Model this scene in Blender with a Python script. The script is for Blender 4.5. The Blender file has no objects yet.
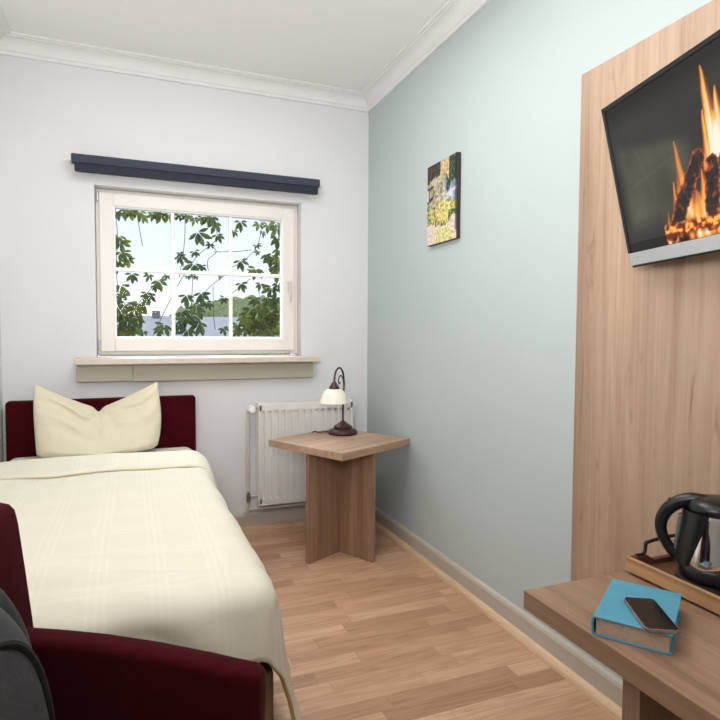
import bpy, bmesh, math, random
from mathutils import Vector, Matrix, noise
random.seed(7)
sc = bpy.context.scene
COL = sc.collection
PI = math.pi

# ------------------------------------------------------------------ materials
def srgb(r, g, b):
    f = lambda c: (c/12.92 if c <= .04045 else ((c+.055)/1.055)**2.4)
    return (f(r/255), f(g/255), f(b/255), 1)

class NT:
    def __init__(s, name):
        s.m = bpy.data.materials.new(name); s.m.use_nodes = True
        s.t = s.m.node_tree; s.t.nodes.clear()
        s.out = s.n('ShaderNodeOutputMaterial')
    def n(s, typ, **kw):
        nd = s.t.nodes.new(typ)
        for k, v in kw.items():
            if k.startswith('i_'):
                key = k[2:]; key = int(key) if key.isdigit() else key.replace('_', ' ')
                nd.inputs[key].default_value = v
            else: setattr(nd, k, v)
        return nd
    def l(s, a, ai, b, bi): s.t.links.new(a.outputs[ai], b.inputs[bi])
    def math(s, op, a, b=None, ai=0, bi=0):
        nd = s.n('ShaderNodeMath', operation=op)
        for k, x, xi in ((0, a, ai), (1, b, bi)):
            if x is None: continue
            if isinstance(x, (int, float)): nd.inputs[k].default_value = x
            else: s.l(x, xi, nd, k)
        return nd
    def ramp(s, src, si, stops):
        r = s.n('ShaderNodeValToRGB'); e = r.color_ramp.elements
        while len(e) < len(stops): e.new(.5)
        for k, (p, c) in enumerate(stops): e[k].position = p; e[k].color = c
        s.l(src, si, r, 'Fac'); return r
    def mix(s, typ, fac, a, b):
        nd = s.n('ShaderNodeMix', data_type='RGBA', blend_type=typ)
        for k, x in ((0, fac), (6, a), (7, b)):
            if isinstance(x, (int, float)): nd.inputs[k].default_value = x
            elif isinstance(x, tuple) and not hasattr(x[0], 'outputs'): nd.inputs[k].default_value = x
            else: s.l(x[0], x[1], nd, k)
        return nd

def mat(name, col, rough=.6, metal=0, var=.06, scale=8, bump=0, bscale=60, spec=.5, coat=0, sheen=0, trans=0):
    """plain surface with slight mottling and an optional fine bump"""
    t = NT(name)
    b = t.n('ShaderNodeBsdfPrincipled', i_Roughness=rough, i_Metallic=metal)
    b.inputs['Specular IOR Level'].default_value = spec
    b.inputs['Coat Weight'].default_value = coat
    b.inputs['Sheen Weight'].default_value = sheen
    b.inputs['Transmission Weight'].default_value = trans
    tc = t.n('ShaderNodeTexCoord')
    nz = t.n('ShaderNodeTexNoise', i_Scale=scale, i_Detail=4.0)
    t.l(tc, 'Object', nz, 'Vector')
    lo = tuple(max(0, c*(1-var)) for c in col[:3])+(1,); hi = tuple(min(1, c*(1+var)) for c in col[:3])+(1,)
    r = t.ramp(nz, 'Fac', [(.3, lo), (.7, hi)])
    t.l(r, 'Color', b, 'Base Color')
    if bump:
        n2 = t.n('ShaderNodeTexNoise', i_Scale=bscale, i_Detail=5.0); t.l(tc, 'Object', n2, 'Vector')
        bp = t.n('ShaderNodeBump', i_Strength=bump, i_Distance=.01); t.l(n2, 'Fac', bp, 'Height'); t.l(bp, 'Normal', b, 'Normal')
    t.l(b, 0, t.out, 0)
    return t.m

def wood(name, dark, mid, light, axis='X', rough=.45, band=9, fine=110, spec=.35):
    t = NT(name); b = t.n('ShaderNodeBsdfPrincipled', i_Roughness=rough)
    b.inputs['Specular IOR Level'].default_value = spec
    tc = t.n('ShaderNodeTexCoord')
    def sv(a, c): return tuple(a if ax == axis else c for ax in 'XYZ')
    def nz(a, c, det, dist):
        mp = t.n('ShaderNodeMapping'); mp.inputs['Scale'].default_value = sv(a, c); t.l(tc, 'Object', mp, 'Vector')
        n = t.n('ShaderNodeTexNoise', i_Scale=1.0, i_Detail=det, i_Distortion=dist); t.l(mp, 0, n, 'Vector'); return n
    n1 = nz(.55, band, 7.0, 1.1); n2 = nz(2.2, fine, 3.0, .15); n3 = nz(.25, band*.35, 2.0, .3); n4 = nz(5.0, band*4.5, 4.0, 1.2)
    r = t.ramp(n1, 'Fac', [(.28, dark), (.47, mid), (.72, light)])
    r2 = t.ramp(n2, 'Fac', [(.3, (.86,.84,.82,1)), (.6, (1.03,1.03,1.03,1))])
    r3 = t.ramp(n3, 'Fac', [(.3, (.86,.85,.84,1)), (.7, (1.08,1.08,1.08,1))])
    r4 = t.ramp(n4, 'Fac', [(.24, (.60,.55,.52,1)), (.40, (1,1,1,1))])
    m1 = t.mix('MULTIPLY', 1.0, (r, 0), (r2, 0)); m2 = t.mix('MULTIPLY', 1.0, (m1, 2), (r3, 0)); m3 = t.mix('MULTIPLY', .8, (m2, 2), (r4, 0))
    t.l(m3, 2, b, 'Base Color')
    bp = t.n('ShaderNodeBump', i_Strength=.08, i_Distance=.002); t.l(n2, 'Fac', bp, 'Height'); t.l(bp, 'Normal', b, 'Normal')
    t.l(b, 0, t.out, 0); return t.m

def floor_mat():
    t = NT('laminate_floor'); b = t.n('ShaderNodeBsdfPrincipled', i_Roughness=.42)
    b.inputs['Specular IOR Level'].default_value = .35
    tc = t.n('ShaderNodeTexCoord'); sp = t.n('ShaderNodeSeparateXYZ'); t.l(tc, 'Object', sp, 0)
    yw = t.math('DIVIDE', sp, .068, 1); row = t.math('FLOOR', yw); fy = t.math('FRACT', yw)
    wn = t.n('ShaderNodeTexWhiteNoise', noise_dimensions='1D'); t.l(row, 0, wn, 'W')
    off = t.math('MULTIPLY', wn, 9.7)
    xs = t.math('DIVIDE', sp, .46, 0); xo = t.math('ADD', xs, off); cell = t.math('FLOOR', xo); fx = t.math('FRACT', xo)
    cb = t.n('ShaderNodeCombineXYZ'); t.l(cell, 0, cb, 0); t.l(row, 0, cb, 1)
    w2 = t.n('ShaderNodeTexWhiteNoise', noise_dimensions='2D'); t.l(cb, 0, w2, 'Vector')
    tone = t.ramp(w2, 'Value', [(0, srgb(170,130,102)), (.3, srgb(190,149,120)), (.7, srgb(200,160,131)), (1, srgb(208,171,143))])
    # grain, shifted per block
    sh = t.n('ShaderNodeVectorMath', operation='SCALE'); t.l(w2, 'Color', sh, 0); sh.inputs['Scale'].default_value = 13
    ad = t.n('ShaderNodeVectorMath', operation='ADD'); t.l(tc, 'Object', ad, 0); t.l(sh, 0, ad, 1)
    def nz(sc_, det, dist):
        mp = t.n('ShaderNodeMapping'); mp.inputs['Scale'].default_value = sc_; t.l(ad, 0, mp, 'Vector')
        n = t.n('ShaderNodeTexNoise', i_Scale=1.0, i_Detail=det, i_Distortion=dist); t.l(mp, 0, n, 'Vector'); return n
    g1 = nz((2.6, 26, 1), 6.0, 2.2); g2 = nz((6, 190, 1), 2.0, .2)
    r1 = t.ramp(g1, 'Fac', [(.3, (.78,.74,.7,1)), (.55, (1.0,1.0,1.0,1)), (.75, (1.06,1.06,1.06,1))])
    r2 = t.ramp(g2, 'Fac', [(.3, (.9,.88,.86,1)), (.6, (1.03,1.03,1.03,1))])
    m = t.mix('MULTIPLY', 1.0, (tone, 0), (r1, 0)); m = t.mix('MULTIPLY', 1.0, (m, 2), (r2, 0))
    ex = t.math('LESS_THAN', fx, .004); ey = t.math('LESS_THAN', fy, .022); e = t.math('MAXIMUM', ex, ey)
    ef = t.math('MULTIPLY', e, .45)
    m = t.mix('MIX', (ef, 0), (m, 2), srgb(120, 84, 62))
    t.l(m, 2, b, 'Base Color'); t.l(b, 0, t.out, 0); return t.m

def vcol_mat(name, rough=.5, emit=0.0, coat=0):
    t = NT(name); b = t.n('ShaderNodeBsdfPrincipled', i_Roughness=rough)
    a = t.n('ShaderNodeVertexColor', layer_name='paint')
    b.inputs['Coat Weight'].default_value = coat
    if not emit: t.l(a, 'Color', b, 'Base Color')
    else:
        b.inputs['Base Color'].default_value = (.01, .01, .01, 1); b.inputs['Specular IOR Level'].default_value = .12
        t.l(a, 'Color', b, 'Emission Color'); b.inputs['Emission Strength'].default_value = emit
    t.l(b, 0, t.out, 0); return t.m

def glass_mat():
    t = NT('window_glass')
    tr = t.n('ShaderNodeBsdfTransparent'); tr.inputs[0].default_value = (.97,.985,.98,1)
    g = t.n('ShaderNodeBsdfGlossy', i_Roughness=.02); fr = t.n('ShaderNodeFresnel', i_IOR=1.25)
    mx = t.n('ShaderNodeMixShader'); fm = t.math('MULTIPLY', fr, .10); t.l(fm, 0, mx, 0); t.l(tr, 0, mx, 1); t.l(g, 0, mx, 2); t.l(mx, 0, t.out, 0); return t.m

def leaf_mat(name, c1, c2):
    t = NT(name)
    tc = t.n('ShaderNodeTexCoord'); nz = t.n('ShaderNodeTexNoise', i_Scale=9.0, i_Detail=3.0); t.l(tc, 'Object', nz, 'Vector')
    r = t.ramp(nz, 'Fac', [(.35, c1), (.65, c2)])
    d = t.n('ShaderNodeBsdfPrincipled', i_Roughness=.5); t.l(r, 0, d, 'Base Color')
    tl = t.n('ShaderNodeBsdfTranslucent'); t.l(r, 0, tl, 0)
    mx = t.n('ShaderNodeMixShader', i_0=.35); t.l(d, 0, mx, 1); t.l(tl, 0, mx, 2); t.l(mx, 0, t.out, 0); return t.m

# ------------------------------------------------------------------ mesh helpers
def setp(o, label=None, cat=None, group=None, kind=None):
    for k, v in (('label', label), ('category', cat), ('group', group), ('kind', kind)):
        if v: o[k] = v
    return o

def thing(name, loc, rz, label, cat, group=None):
    o = bpy.data.objects.new(name, None); COL.objects.link(o)
    o.location = loc; o.rotation_euler = (0, 0, rz); o.empty_display_size = .05
    o['_m'] = 0; del o['_m']
    return setp(o, label, cat, group)

def rootmat(o):
    m = Matrix.LocRotScale(o.location, o.rotation_euler, None)
    return (rootmat(o.parent) @ m) if o.parent else m

def obj(name, bm, m, parent=None, smooth=False, local=False, angle=None):
    """link bm (world coordinates unless local=True) as one mesh object"""
    if parent is not None and not local: bm.transform(rootmat(parent).inverted())
    bmesh.ops.recalc_face_normals(bm, faces=bm.faces)
    me = bpy.data.meshes.new(name); 
    if smooth:
        for f in bm.faces: f.smooth = True
        lim = math.radians(angle or 40)
        for e in bm.edges:
            if len(e.link_faces) == 2 and e.calc_face_angle(0) > lim: e.smooth = False
    bm.to_mesh(me); bm.free()
    for mm in (m if isinstance(m, (list, tuple)) else [m]): me.materials.append(mm)
    o = bpy.data.objects.new(name, me); COL.objects.link(o)
    if parent is not None: o.parent = parent
    return o

def B(): return bmesh.new()

def box(bm, x0, x1, y0, y1, z0, z1, bev=0, seg=2):
    r = bmesh.ops.create_cube(bm, size=1)
    vs = r['verts']
    for v in vs: v.co = Vector(((x0+x1)/2+v.co.x*(x1-x0), (y0+y1)/2+v.co.y*(y1-y0), (z0+z1)/2+v.co.z*(z1-z0)))
    if bev:
        es = list({e for v in vs for e in v.link_edges})
        bmesh.ops.bevel(bm, geom=es, offset=bev, segments=seg, profile=.5, affect='EDGES')
    return bm

def prism(bm, pts, a0, a1, axis='Y', bev=0, seg=2):
    """extrude a 2-D outline along an axis"""
    def P(p, a): return {'X': (a, p[0], p[1]), 'Y': (p[0], a, p[1]), 'Z': (p[0], p[1], a)}[axis]
    v0 = [bm.verts.new(P(p, a0)) for p in pts]; v1 = [bm.verts.new(P(p, a1)) for p in pts]
    fs = [bm.faces.new(v0), bm.faces.new(v1[::-1])]; n = len(pts)
    for i in range(n): fs.append(bm.faces.new((v0[i], v1[i], v1[(i+1) % n], v0[(i+1) % n])))
    bmesh.ops.recalc_face_normals(bm, faces=fs)
    if bev:
        es = list({e for e in fs[0].edges} | {e for e in fs[1].edges})
        bmesh.ops.bevel(bm, geom=es, offset=bev, segments=seg, profile=.5, affect='EDGES')
    return bm

def lathe(bm, prof, c=(0,0,0), n=40, a0=0, a1=2*PI, axis='Z'):
    full = abs(a1-a0-2*PI) < 1e-6; rings = []
    for r, z in prof:
        ring = []
        for k in range(n if full else n+1):
            a = a0+(a1-a0)*k/n
            p = (r*math.cos(a), r*math.sin(a), z)
            if axis == 'X': p = (z, r*math.cos(a), r*math.sin(a))
            if axis == 'Y': p = (r*math.cos(a), z, r*math.sin(a))
            ring.append(bm.verts.new((c[0]+p[0], c[1]+p[1], c[2]+p[2])))
        rings.append(ring)
    m = len(rings[0])
    for i in range(len(rings)-1):
        for k in range(m if full else m-1):
            q = [rings[i][k], rings[i][(k+1) % m], rings[i+1][(k+1) % m], rings[i+1][k]]
            if (q[0].co-q[1].co).length < 1e-7: q = [q[0], q[2], q[3]]
            elif (q[2].co-q[3].co).length < 1e-7: q = [q[0], q[1], q[2]]
            try: bm.faces.new(q)
            except ValueError: pass
    return bm

def catmull(pts, sub=6):
    P = [Vector(p) for p in pts]; out = []
    for i in range(len(P)-1):
        p0 = P[max(i-1, 0)]; p1 = P[i]; p2 = P[i+1]; p3 = P[min(i+2, len(P)-1)]
        for k in range(sub):
            t = k/sub
            out.append(.5*((2*p1)+(p2-p0)*t+(2*p0-5*p1+4*p2-p3)*t*t+(3*p1-p0-3*p2+p3)*t**3))
    out.append(P[-1]); return out

def tube(bm, pts, r, n=10, sub=6, flat=None, caps=True):
    """tube along a smoothed path; r a number or list per control point; flat = (vector, factor) squashes"""
    path = catmull(pts, sub) if sub > 1 else [Vector(p) for p in pts]
    N = len(path); rings = []; prev = None
    for i, p in enumerate(path):
        t = (path[min(i+1, N-1)]-path[max(i-1, 0)]).normalized()
        if prev is None:
            up = Vector((0,0,1)) if abs(t.z) < .9 else Vector((1,0,0))
            a = t.cross(up).normalized()
        else:
            a = (prev-t*prev.dot(t)).normalized()
        prev = a; b = t.cross(a)
        if isinstance(r, (int, float)): rr = r
        else:
            f = i/(N-1)*(len(r)-1); k = min(int(f), len(r)-2); rr = r[k]+(r[k+1]-r[k])*(f-k)
        ring = []
        for k in range(n):
            an = 2*PI*k/n; d = a*math.cos(an)*rr+b*math.sin(an)*rr
            if flat: fv = Vector(flat[0]).normalized(); d = d+fv*(d.dot(fv))*(flat[1]-1)
            ring.append(bm.verts.new(p+d))
        rings.append(ring)
    for i in range(N-1):
        for k in range(n): bm.faces.new((rings[i][k], rings[i][(k+1) % n], rings[i+1][(k+1) % n], rings[i+1][k]))
    if caps: bm.faces.new(rings[0][::-1]); bm.faces.new(rings[-1])
    return bm

def grid(bm, f, nu, nv, close_u=False):
    V = [[bm.verts.new(f(i/nu, j/nv)) for j in range(nv+1)] for i in range(nu+1 if not close_u else nu)]
    m = len(V)
    for i in range(nu):
        for j in range(nv):
            bm.faces.new((V[i][j], V[(i+1) % m][j], V[(i+1) % m][j+1], V[i][j+1]))
    return V

def fbm(p, o=3):
    return noise.fractal(Vector(p), 1.0, 2.0, o)

def painted(name, P0, du, dv, nu, nv, fn, m, parent=None):
    """flat picture: a fine grid whose colours come from fn(u, v)"""
    bm = B(); P0 = Vector(P0); du = Vector(du); dv = Vector(dv)
    lay = bm.loops.layers.float_color.new('paint')
    V = grid(bm, lambda u, v: P0+du*u+dv*v, nu, nv)
    cols = {}
    for i in range(nu+1):
        for j in range(nv+1): cols[V[i][j]] = fn(i/nu, j/nv)
    for f in bm.faces:
        for lp in f.loops: lp[lay] = cols[lp.vert]
    return obj(name, bm, m, parent)

# ------------------------------------------------------------------ material library
M_white = mat('white_wall_paint', srgb(219,219,220), .85, var=.012, scale=3, bump=.05, bscale=140, spec=.2)
M_green = mat('pale_green_wall_paint', srgb(183,193,192), .85, var=.012, scale=3, bump=.05, bscale=140, spec=.2)
M_ceil = mat('ceiling_paint', srgb(236,236,235), .9, var=.01, scale=2, spec=.2)
M_crown = mat('cornice_paint', srgb(226,226,225), .7, var=.01, spec=.2)
M_floor = floor_mat()
M_base = mat('baseboard_paint', srgb(184,176,163), .5, var=.03)
M_strip = wood('light_pine_strip', srgb(196,160,126), srgb(217,184,150), srgb(228,199,168), 'Y', band=20)
OAK = (srgb(142,113,95), srgb(170,139,119), srgb(188,158,138))
M_panel = wood('oak_panel', srgb(146,119,99), srgb(172,145,123), srgb(186,161,140), 'Z', band=7)
M_deskx = wood('oak_desk', srgb(120,92,72), srgb(147,117,94), srgb(163,133,109), 'Y', band=10)
M_oakz = wood('oak_upright', srgb(120,92,74), srgb(148,117,96), srgb(165,134,112), 'Z', band=10)
M_tabletop = wood('oak_table_top', srgb(150,120,98), srgb(176,145,121), srgb(192,162,138), 'X', band=10)
M_tray = wood('acacia_tray', srgb(138,102,68), srgb(176,136,96), srgb(196,158,116), 'Y', band=22, rough=.5)
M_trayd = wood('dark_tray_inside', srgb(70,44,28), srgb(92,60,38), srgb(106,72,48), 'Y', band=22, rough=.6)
M_frame = mat('cream_window_paint', srgb(228,224,218), .4, var=.015)
M_mull = mat('white_glazing_bar', srgb(240,240,240), .4, var=.01)
M_stone = mat('beige_stone_sill', srgb(206,194,182), .5, var=.07, scale=30, bump=.05)
M_apron = mat('sill_apron_paint', srgb(178,170,156), .6, var=.02)
M_steel = mat('brushed_steel', (.6,.6,.6,1), .3, 1, var=.03)
M_chrome = mat('polished_steel', (.78,.76,.74,1), .07, 1, var=.02)
M_blind = mat('navy_blind_fabric', srgb(50,57,72), .8, var=.08, scale=60, bump=.1, bscale=300)
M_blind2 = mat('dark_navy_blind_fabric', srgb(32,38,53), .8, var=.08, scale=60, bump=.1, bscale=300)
M_glass = glass_mat()
M_rad = mat('radiator_enamel', srgb(222,220,217), .3, var=.01)
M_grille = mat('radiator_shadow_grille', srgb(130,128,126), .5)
M_velvet = mat('burgundy_velvet', srgb(62,8,16), .9, var=.14, scale=40, bump=.08, bscale=500, sheen=.04, spec=.05)
def linen():
    t = NT('cream_duvet_cotton'); b = t.n('ShaderNodeBsdfPrincipled', i_Roughness=.75); b.inputs['Specular IOR Level'].default_value = .2
    tc = t.n('ShaderNodeTexCoord'); sp = t.n('ShaderNodeSeparateXYZ'); t.l(tc, 'Object', sp, 0)
    last = None                                            # woven satin stripes, three fine lines every hand's width both ways
    for ax, per in ((0, .135), (1, .19)):
        f = t.math('FRACT', t.math('DIVIDE', sp, per, ax))
        for c in (.25, .38, .51):
            d = t.math('LESS_THAN', t.math('ABSOLUTE', t.math('SUBTRACT', f, c)), .030)
            last = d if last is None else t.math('MAXIMUM', last, d)
    m = t.mix('MIX', (last, 0), srgb(215,210,192), srgb(218,213,196))
    t.l(m, 2, b, 'Base Color')
    n = t.n('ShaderNodeTexNoise', i_Scale=14.0, i_Detail=4.0); t.l(tc, 'Object', n, 'Vector')
    bp = t.n('ShaderNodeBump', i_Strength=.12, i_Distance=.02); t.l(n, 'Fac', bp, 'Height'); t.l(bp, 'Normal', b, 'Normal')
    t.l(b, 0, t.out, 0); return t.m
M_linen = linen()
M_linin = mat('yellow_duvet_lining', srgb(196,172,104), .85, var=.05, spec=.1)
M_pillow = mat('cream_pillow_cotton', srgb(222,214,188), .75, var=.02, scale=8, bump=.06, bscale=25, spec=.2)
M_sheet = mat('white_fitted_sheet', srgb(232,228,220), .85, var=.01, bump=.05, bscale=20, spec=.1)
M_bedbase = mat('tan_bed_base', srgb(136,108,78), .8, var=.1)
M_black = mat('black_plastic', srgb(20,20,22), .28, var=.1)
M_blackm = mat('matt_black_plastic', srgb(26,26,27), .5, var=.1)
M_tvback = mat('tv_shell_black', srgb(24,24,26), .4)
M_silver = mat('tv_silver_bar', srgb(176,178,178), .35, var=.03, metal=.2)
M_grey = mat('grey_button_mark', srgb(110,112,112), .5)
M_bronze = mat('dark_bronze', srgb(66,40,38), .38, var=.1, scale=30, metal=.25)
M_shade = mat('frosted_glass_shade', srgb(238,234,222), .35, var=.02, spec=.6)
M_cord = mat('black_cord', srgb(40,32,30), .5)
M_book = mat('teal_book_cloth', srgb(82,154,180), .6, var=.06, scale=30, bump=.08, bscale=400)
M_page = mat('book_paper', srgb(188,164,140), .9, var=.08, scale=200)
M_phone = mat('phone_glass', srgb(16,12,12), .15, var=.05, spec=.25)
M_iron = mat('black_iron', srgb(28,25,24), .5, var=.1)
M_pack = mat('charcoal_backpack_fabric', srgb(64,66,70), .8, var=.14, scale=50, bump=.15, bscale=250)
M_packd = mat('black_backpack_trim', srgb(22,22,24), .7, var=.1)
M_pipe = mat('white_pipe_paint', srgb(200,194,188), .45, var=.03)
M_water = mat('grey_water_window', srgb(110,112,114), .2, var=.3, scale=120)
M_leaf = leaf_mat('vine_leaf', srgb(58,70,40), srgb(98,108,54))
M_leafd = leaf_mat('vine_leaf_dark', srgb(50,64,46), srgb(84,98,60))
M_stem = mat('vine_stem', srgb(80,66,58), .8)
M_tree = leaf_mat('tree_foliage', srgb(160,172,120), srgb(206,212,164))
M_bark = mat('tree_bark', srgb(96,80,66), .9)
M_roof = mat('grey_roof', srgb(205,201,200), .8, var=.06, scale=3)
M_hwall = mat('house_render', srgb(190,184,174), .9)
M_ground = mat('outside_ground', srgb(120,130,90), .95, var=.15)

# ------------------------------------------------------------------ room shell
XL, XR, YB, YF, H = -.60, 1.375, 3.342, -1.35, 2.59
WX0, WX1, WZ0, WZ1 = -.167, .948, 1.013, 1.918
def struct(name, bm, m, parent=None, smooth=False):
    o = obj(name, bm, m, parent, smooth); o['kind'] = 'structure'; return o
struct('floor', box(B(), XL-.2, XR+.2, YF-.2, YB+.28, -.1, 0), M_floor)
struct('ceiling', box(B(), XL-.2, XR+.2, YF-.2, YB+.28, H, H+.1), M_ceil)
bm = B()
Y1 = YB+.26
box(bm, XL-.2, WX0, YB, Y1, 0, H); box(bm, WX1, XR+.2, YB, Y1, 0, H)
box(bm, WX0, WX1, YB, Y1, 0, WZ0); box(bm, WX0, WX1, YB, Y1, WZ1, H)
struct('wall_back', bm, M_white)
struct('wall_right', box(B(), XR, XR+.2, YF, YB, 0, H), M_green)
struct('wall_left', box(B(), XL-.2, XL, YF, YB, 0, H), M_white)
struct('wall_front', box(B(), XL-.2, XR+.2, YF-.2, YF, 0, H), M_white)

# cornices: stepped cove moulding
def cove():
    p = [(0, 2.505), (.010, 2.505), (.012, 2.52), (.018, 2.524)]
    for k in range(7):
        a = k/6*PI/2
        p.append((.018+.05*(1-math.cos(a)), 2.524+.05*math.sin(a)))
    p += [(.070, 2.578), (.082, 2.580), (.082, H), (0, H)]
    return p
struct('trim_1', prism(B(), [(XR-a, z) for a, z in cove()], YF, YB, 'Y'), M_crown)
struct('trim_2', prism(B(), [(YB-a, z) for a, z in cove()], XL, XR, 'X'), M_crown)
struct('trim_3', prism(B(), [(XL+a, z) for a, z in cove()], YF, YB, 'Y'), M_crown)
bprof = [(0, 0), (.016, 0), (.016, .085), (.012, .095), (.004, .102), (0, .102)]
struct('baseboard_right', prism(B(), [(XR-a, z) for a, z in bprof], YF, YB, 'Y'), M_base)
struct('baseboard_back', prism(B(), [(YB-a, z) for a, z in bprof], XL, XR, 'X'), M_base)
qr = [(0, 0)]+[(.022*math.cos(a), .03*math.sin(a)) for a in [k/5*PI/2 for k in range(6)]]
struct('trim_4', prism(B(), [(XR-.016-a, z) for a, z in qr], YF, YB-.016, 'Y'), M_strip)
M_strip2 = wood('light_pine_strip_back', srgb(176,142,112), srgb(197,164,132), srgb(208,179,150), 'X', band=20)
struct('trim_5', prism(B(), [(YB-.016-a, z) for a, z in qr], XL, XR-.038, 'X'), M_strip2)

# ------------------------------------------------------------------ window
win = bpy.data.objects.new('window_1', None); COL.objects.link(win); win.location = (.39, 3.40, WZ0); win['kind'] = 'structure'
SY = 3.400                                             # room face of the sash
def rectframe(bm, x0, x1, z0, z1, w, y0, y1, bev=.004):
    box(bm, x0, x0+w, y0, y1, z0, z1, bev); box(bm, x1-w, x1, y0, y1, z0, z1, bev)
    box(bm, x0+w-.001, x1-w+.001, y0, y1, z0, z0+w, bev); box(bm, x0+w-.001, x1-w+.001, y0, y1, z1-w, z1, bev)
    return bm
obj('window_frame', rectframe(B(), WX0+.001, WX1-.001, WZ0+.014, WZ1-.001, .05, SY+.022, SY+.09), M_frame, win)
sx0, sx1, sz0, sz1 = -.148, .922, 1.047, 1.898
sash = obj('sash', rectframe(B(), sx0, sx1, sz0, sz1, .070, SY, SY+.07), M_frame, win)
bm = B(); rectframe(bm, sx0+.066, sx1-.066, sz0+.068, sz1-.064, .013, SY+.008, SY+.05, .004)
obj('glazing_bead', bm, M_mull, win)
gx0, gx1, gz0, gz1 = sx0+.077, sx1-.077, sz0+.079, sz1-.075
obj('pane', box(B(), gx0, gx1, SY+.042, SY+.046, gz0, gz1), M_glass, win)
bm = B()
for xm in (.226, .546): box(bm, xm-.010, xm+.010, SY+.018, SY+.041, gz0, gz1, .004)
box(bm, gx0, gx1, SY+.0165, SY+.040, 1.492-.010, 1.492+.010, .004)
obj('muntin_grid', bm, M_mull, win)
bm = B(); box(bm, .876, .900, SY-.008, SY+.002, 1.395, 1.465, .003); box(bm, .880, .896, SY-.032, SY-.006, 1.436, 1.456, .004)
box(bm, .881, .895, SY-.040, SY-.026, 1.335, 1.456, .005)
obj('handle', bm, mat('beige_window_handle', srgb(208,200,188), .35, var=.02), win, True)
for z in (1.055, 1.85):
    bm = B(); lathe(bm, [(0, 0), (.006, 0), (.006, .055), (0, .055)], (-.156, SY+.006, z), 12); box(bm, -.163, -.149, SY+.008, SY+.02, z+.005, z+.045)
    obj('hinge', bm, M_steel, win, True)
bm = B(); box(bm, -.266, 1.030, 3.225, YB, .984, WZ0+.003, .005); box(bm, WX0, WX1, YB-.003, SY+.05, .99, WZ0+.003)
bm2 = bm
obj('window_sill', bm, M_stone, win)
bm = B(); box(bm, -.262, .010, 3.296, YB, .893, .984, .003); box(bm, .011, 1.008, 3.297, YB, .889, .984, .003)
obj('sill_apron', bm, M_apron, win)

# ------------------------------------------------------------------ roller blind
bl = thing('roller_blind', (.385, YB, 2.0), 0, 'dark navy roller blind rolled up above the window', 'blind')
bm = B(); prism(bm, [(3.262, 2.004), (3.306, 2.004), (3.318, 2.02), (3.318, 2.046), (3.27, 2.048), (3.262, 2.042)], -.266, 1.038, 'X', .003)
obj('cassette', bm, M_blind, bl)
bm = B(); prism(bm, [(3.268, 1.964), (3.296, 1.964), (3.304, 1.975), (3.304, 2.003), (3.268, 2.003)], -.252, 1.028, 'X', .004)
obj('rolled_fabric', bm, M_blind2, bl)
for x0, x1 in ((-.280, -.266), (1.038, 1.050)):
    bm = B(); box(bm, x0, x1, 3.27, YB, 2.008, 2.044, .004); obj('bracket', bm, M_frame, bl)

# ------------------------------------------------------------------ canvas picture on the green wall
def garden(u, v):
    x, y = u, v
    n = 1.5*fbm((x*9, y*12, 1.3), 4); n2 = 2.1*fbm((x*24, y*30, 7.1), 2); n3 = 1.3*fbm((x*5, y*5, 3.7), 3)
    c = Vector((.50, .46, .34))+Vector((.16, .13, .09))*n+Vector((.14, .13, .12))*n2            # wisteria on the house
    if x > .62+.05*n3: c = Vector((.30, .36, .46))+Vector((.3, .32, .36))*max(0, n3+.25)+Vector((.05,.05,.05))*n2
    if y > .80+.07*x+.03*n and x < .5: c = Vector((.10, .075, .06))+Vector((.05,.04,.03))*n2  # eaves
    if x > .66 and y > .66+.12*n: c = Vector((.05, .07, .045))+Vector((.12,.15,.09))*max(0, n2)
    if .46 < x < .75 and y > .82+.08*n3: c = Vector((.62, .50, .30))+Vector((.15,.12,.1))*n2
    if x < .22 and (abs(y-.70-.12*x) < .018 or abs(y-.545-.2*x) < .022): c = Vector((.10, .05, .05))
    if .055 < x < .085 and .54 < y < .72: c = Vector((.12, .07, .06))
    if x < .055 and .56 < y < .70: c = Vector((.75, .62, .58))
    if .66 < x and abs(y-.555-.14*(x-.66)) < .018: c = Vector((.75, .62, .70))
    if y < .47+.05*n3:                                                                           # flower beds
        c = Vector((.42, .44, .22))+Vector((.20, .18, .05))*n+Vector((.22, .2, .12))*n2
        if n2 > .25: c = Vector((.78, .62, .28))
    d = math.hypot((x-.56)/.24, (y-.38)/.12)
    if d < 1+.35*n: c = Vector((.66, .60, .27))+Vector((.2, .2, .1))*n2
    if x > .74 and y < .36+.06*n3: c = Vector((.16, .23, .10))+Vector((.15,.18,.06))*n2
    if y < .20+.12*(x > .8)*.3+.03*n3+.10*abs(x-.5): c = Vector((.78, .64, .60))+Vector((.12,.10,.09))*n2
    d = math.hypot((x-.56)/.30, (y-.08)/.13)
    if d < 1+.4*n: c = Vector((.70, .65, .34))+Vector((.18, .18, .12))*n2
    if x > .95 and y > .1: c = c*.35
    return tuple((max(0.0, min(1, k)))**1.35 for k in c)+(1,)
pic = thing('canvas_picture', (XR, 2.42, 1.58), 0, 'small unframed canvas picture of a sunny garden on the green wall', 'picture')
obj('stretcher', box(B(), XR-.021, XR-.0005, 2.258, 2.532, 1.578, 1.957, .002), mat('canvas_edge_dark', srgb(52,50,46), .8), pic)
painted('canvas', (XR-.0218, 2.5315, 1.579), (0, -.273, 0), (0, 0, .377), 90, 112, garden, vcol_mat('canvas_print', .7), pic)

# ------------------------------------------------------------------ wood panel behind the desk
o = obj('headboard_panel', box(B(), 1.350, XR-.0005, -.9, 1.496, .25, 1.98, .0015), M_panel)
o.name = 'wood_panel'; setp(o, 'tall oak wall panel behind the television and desk', 'panel')

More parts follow.
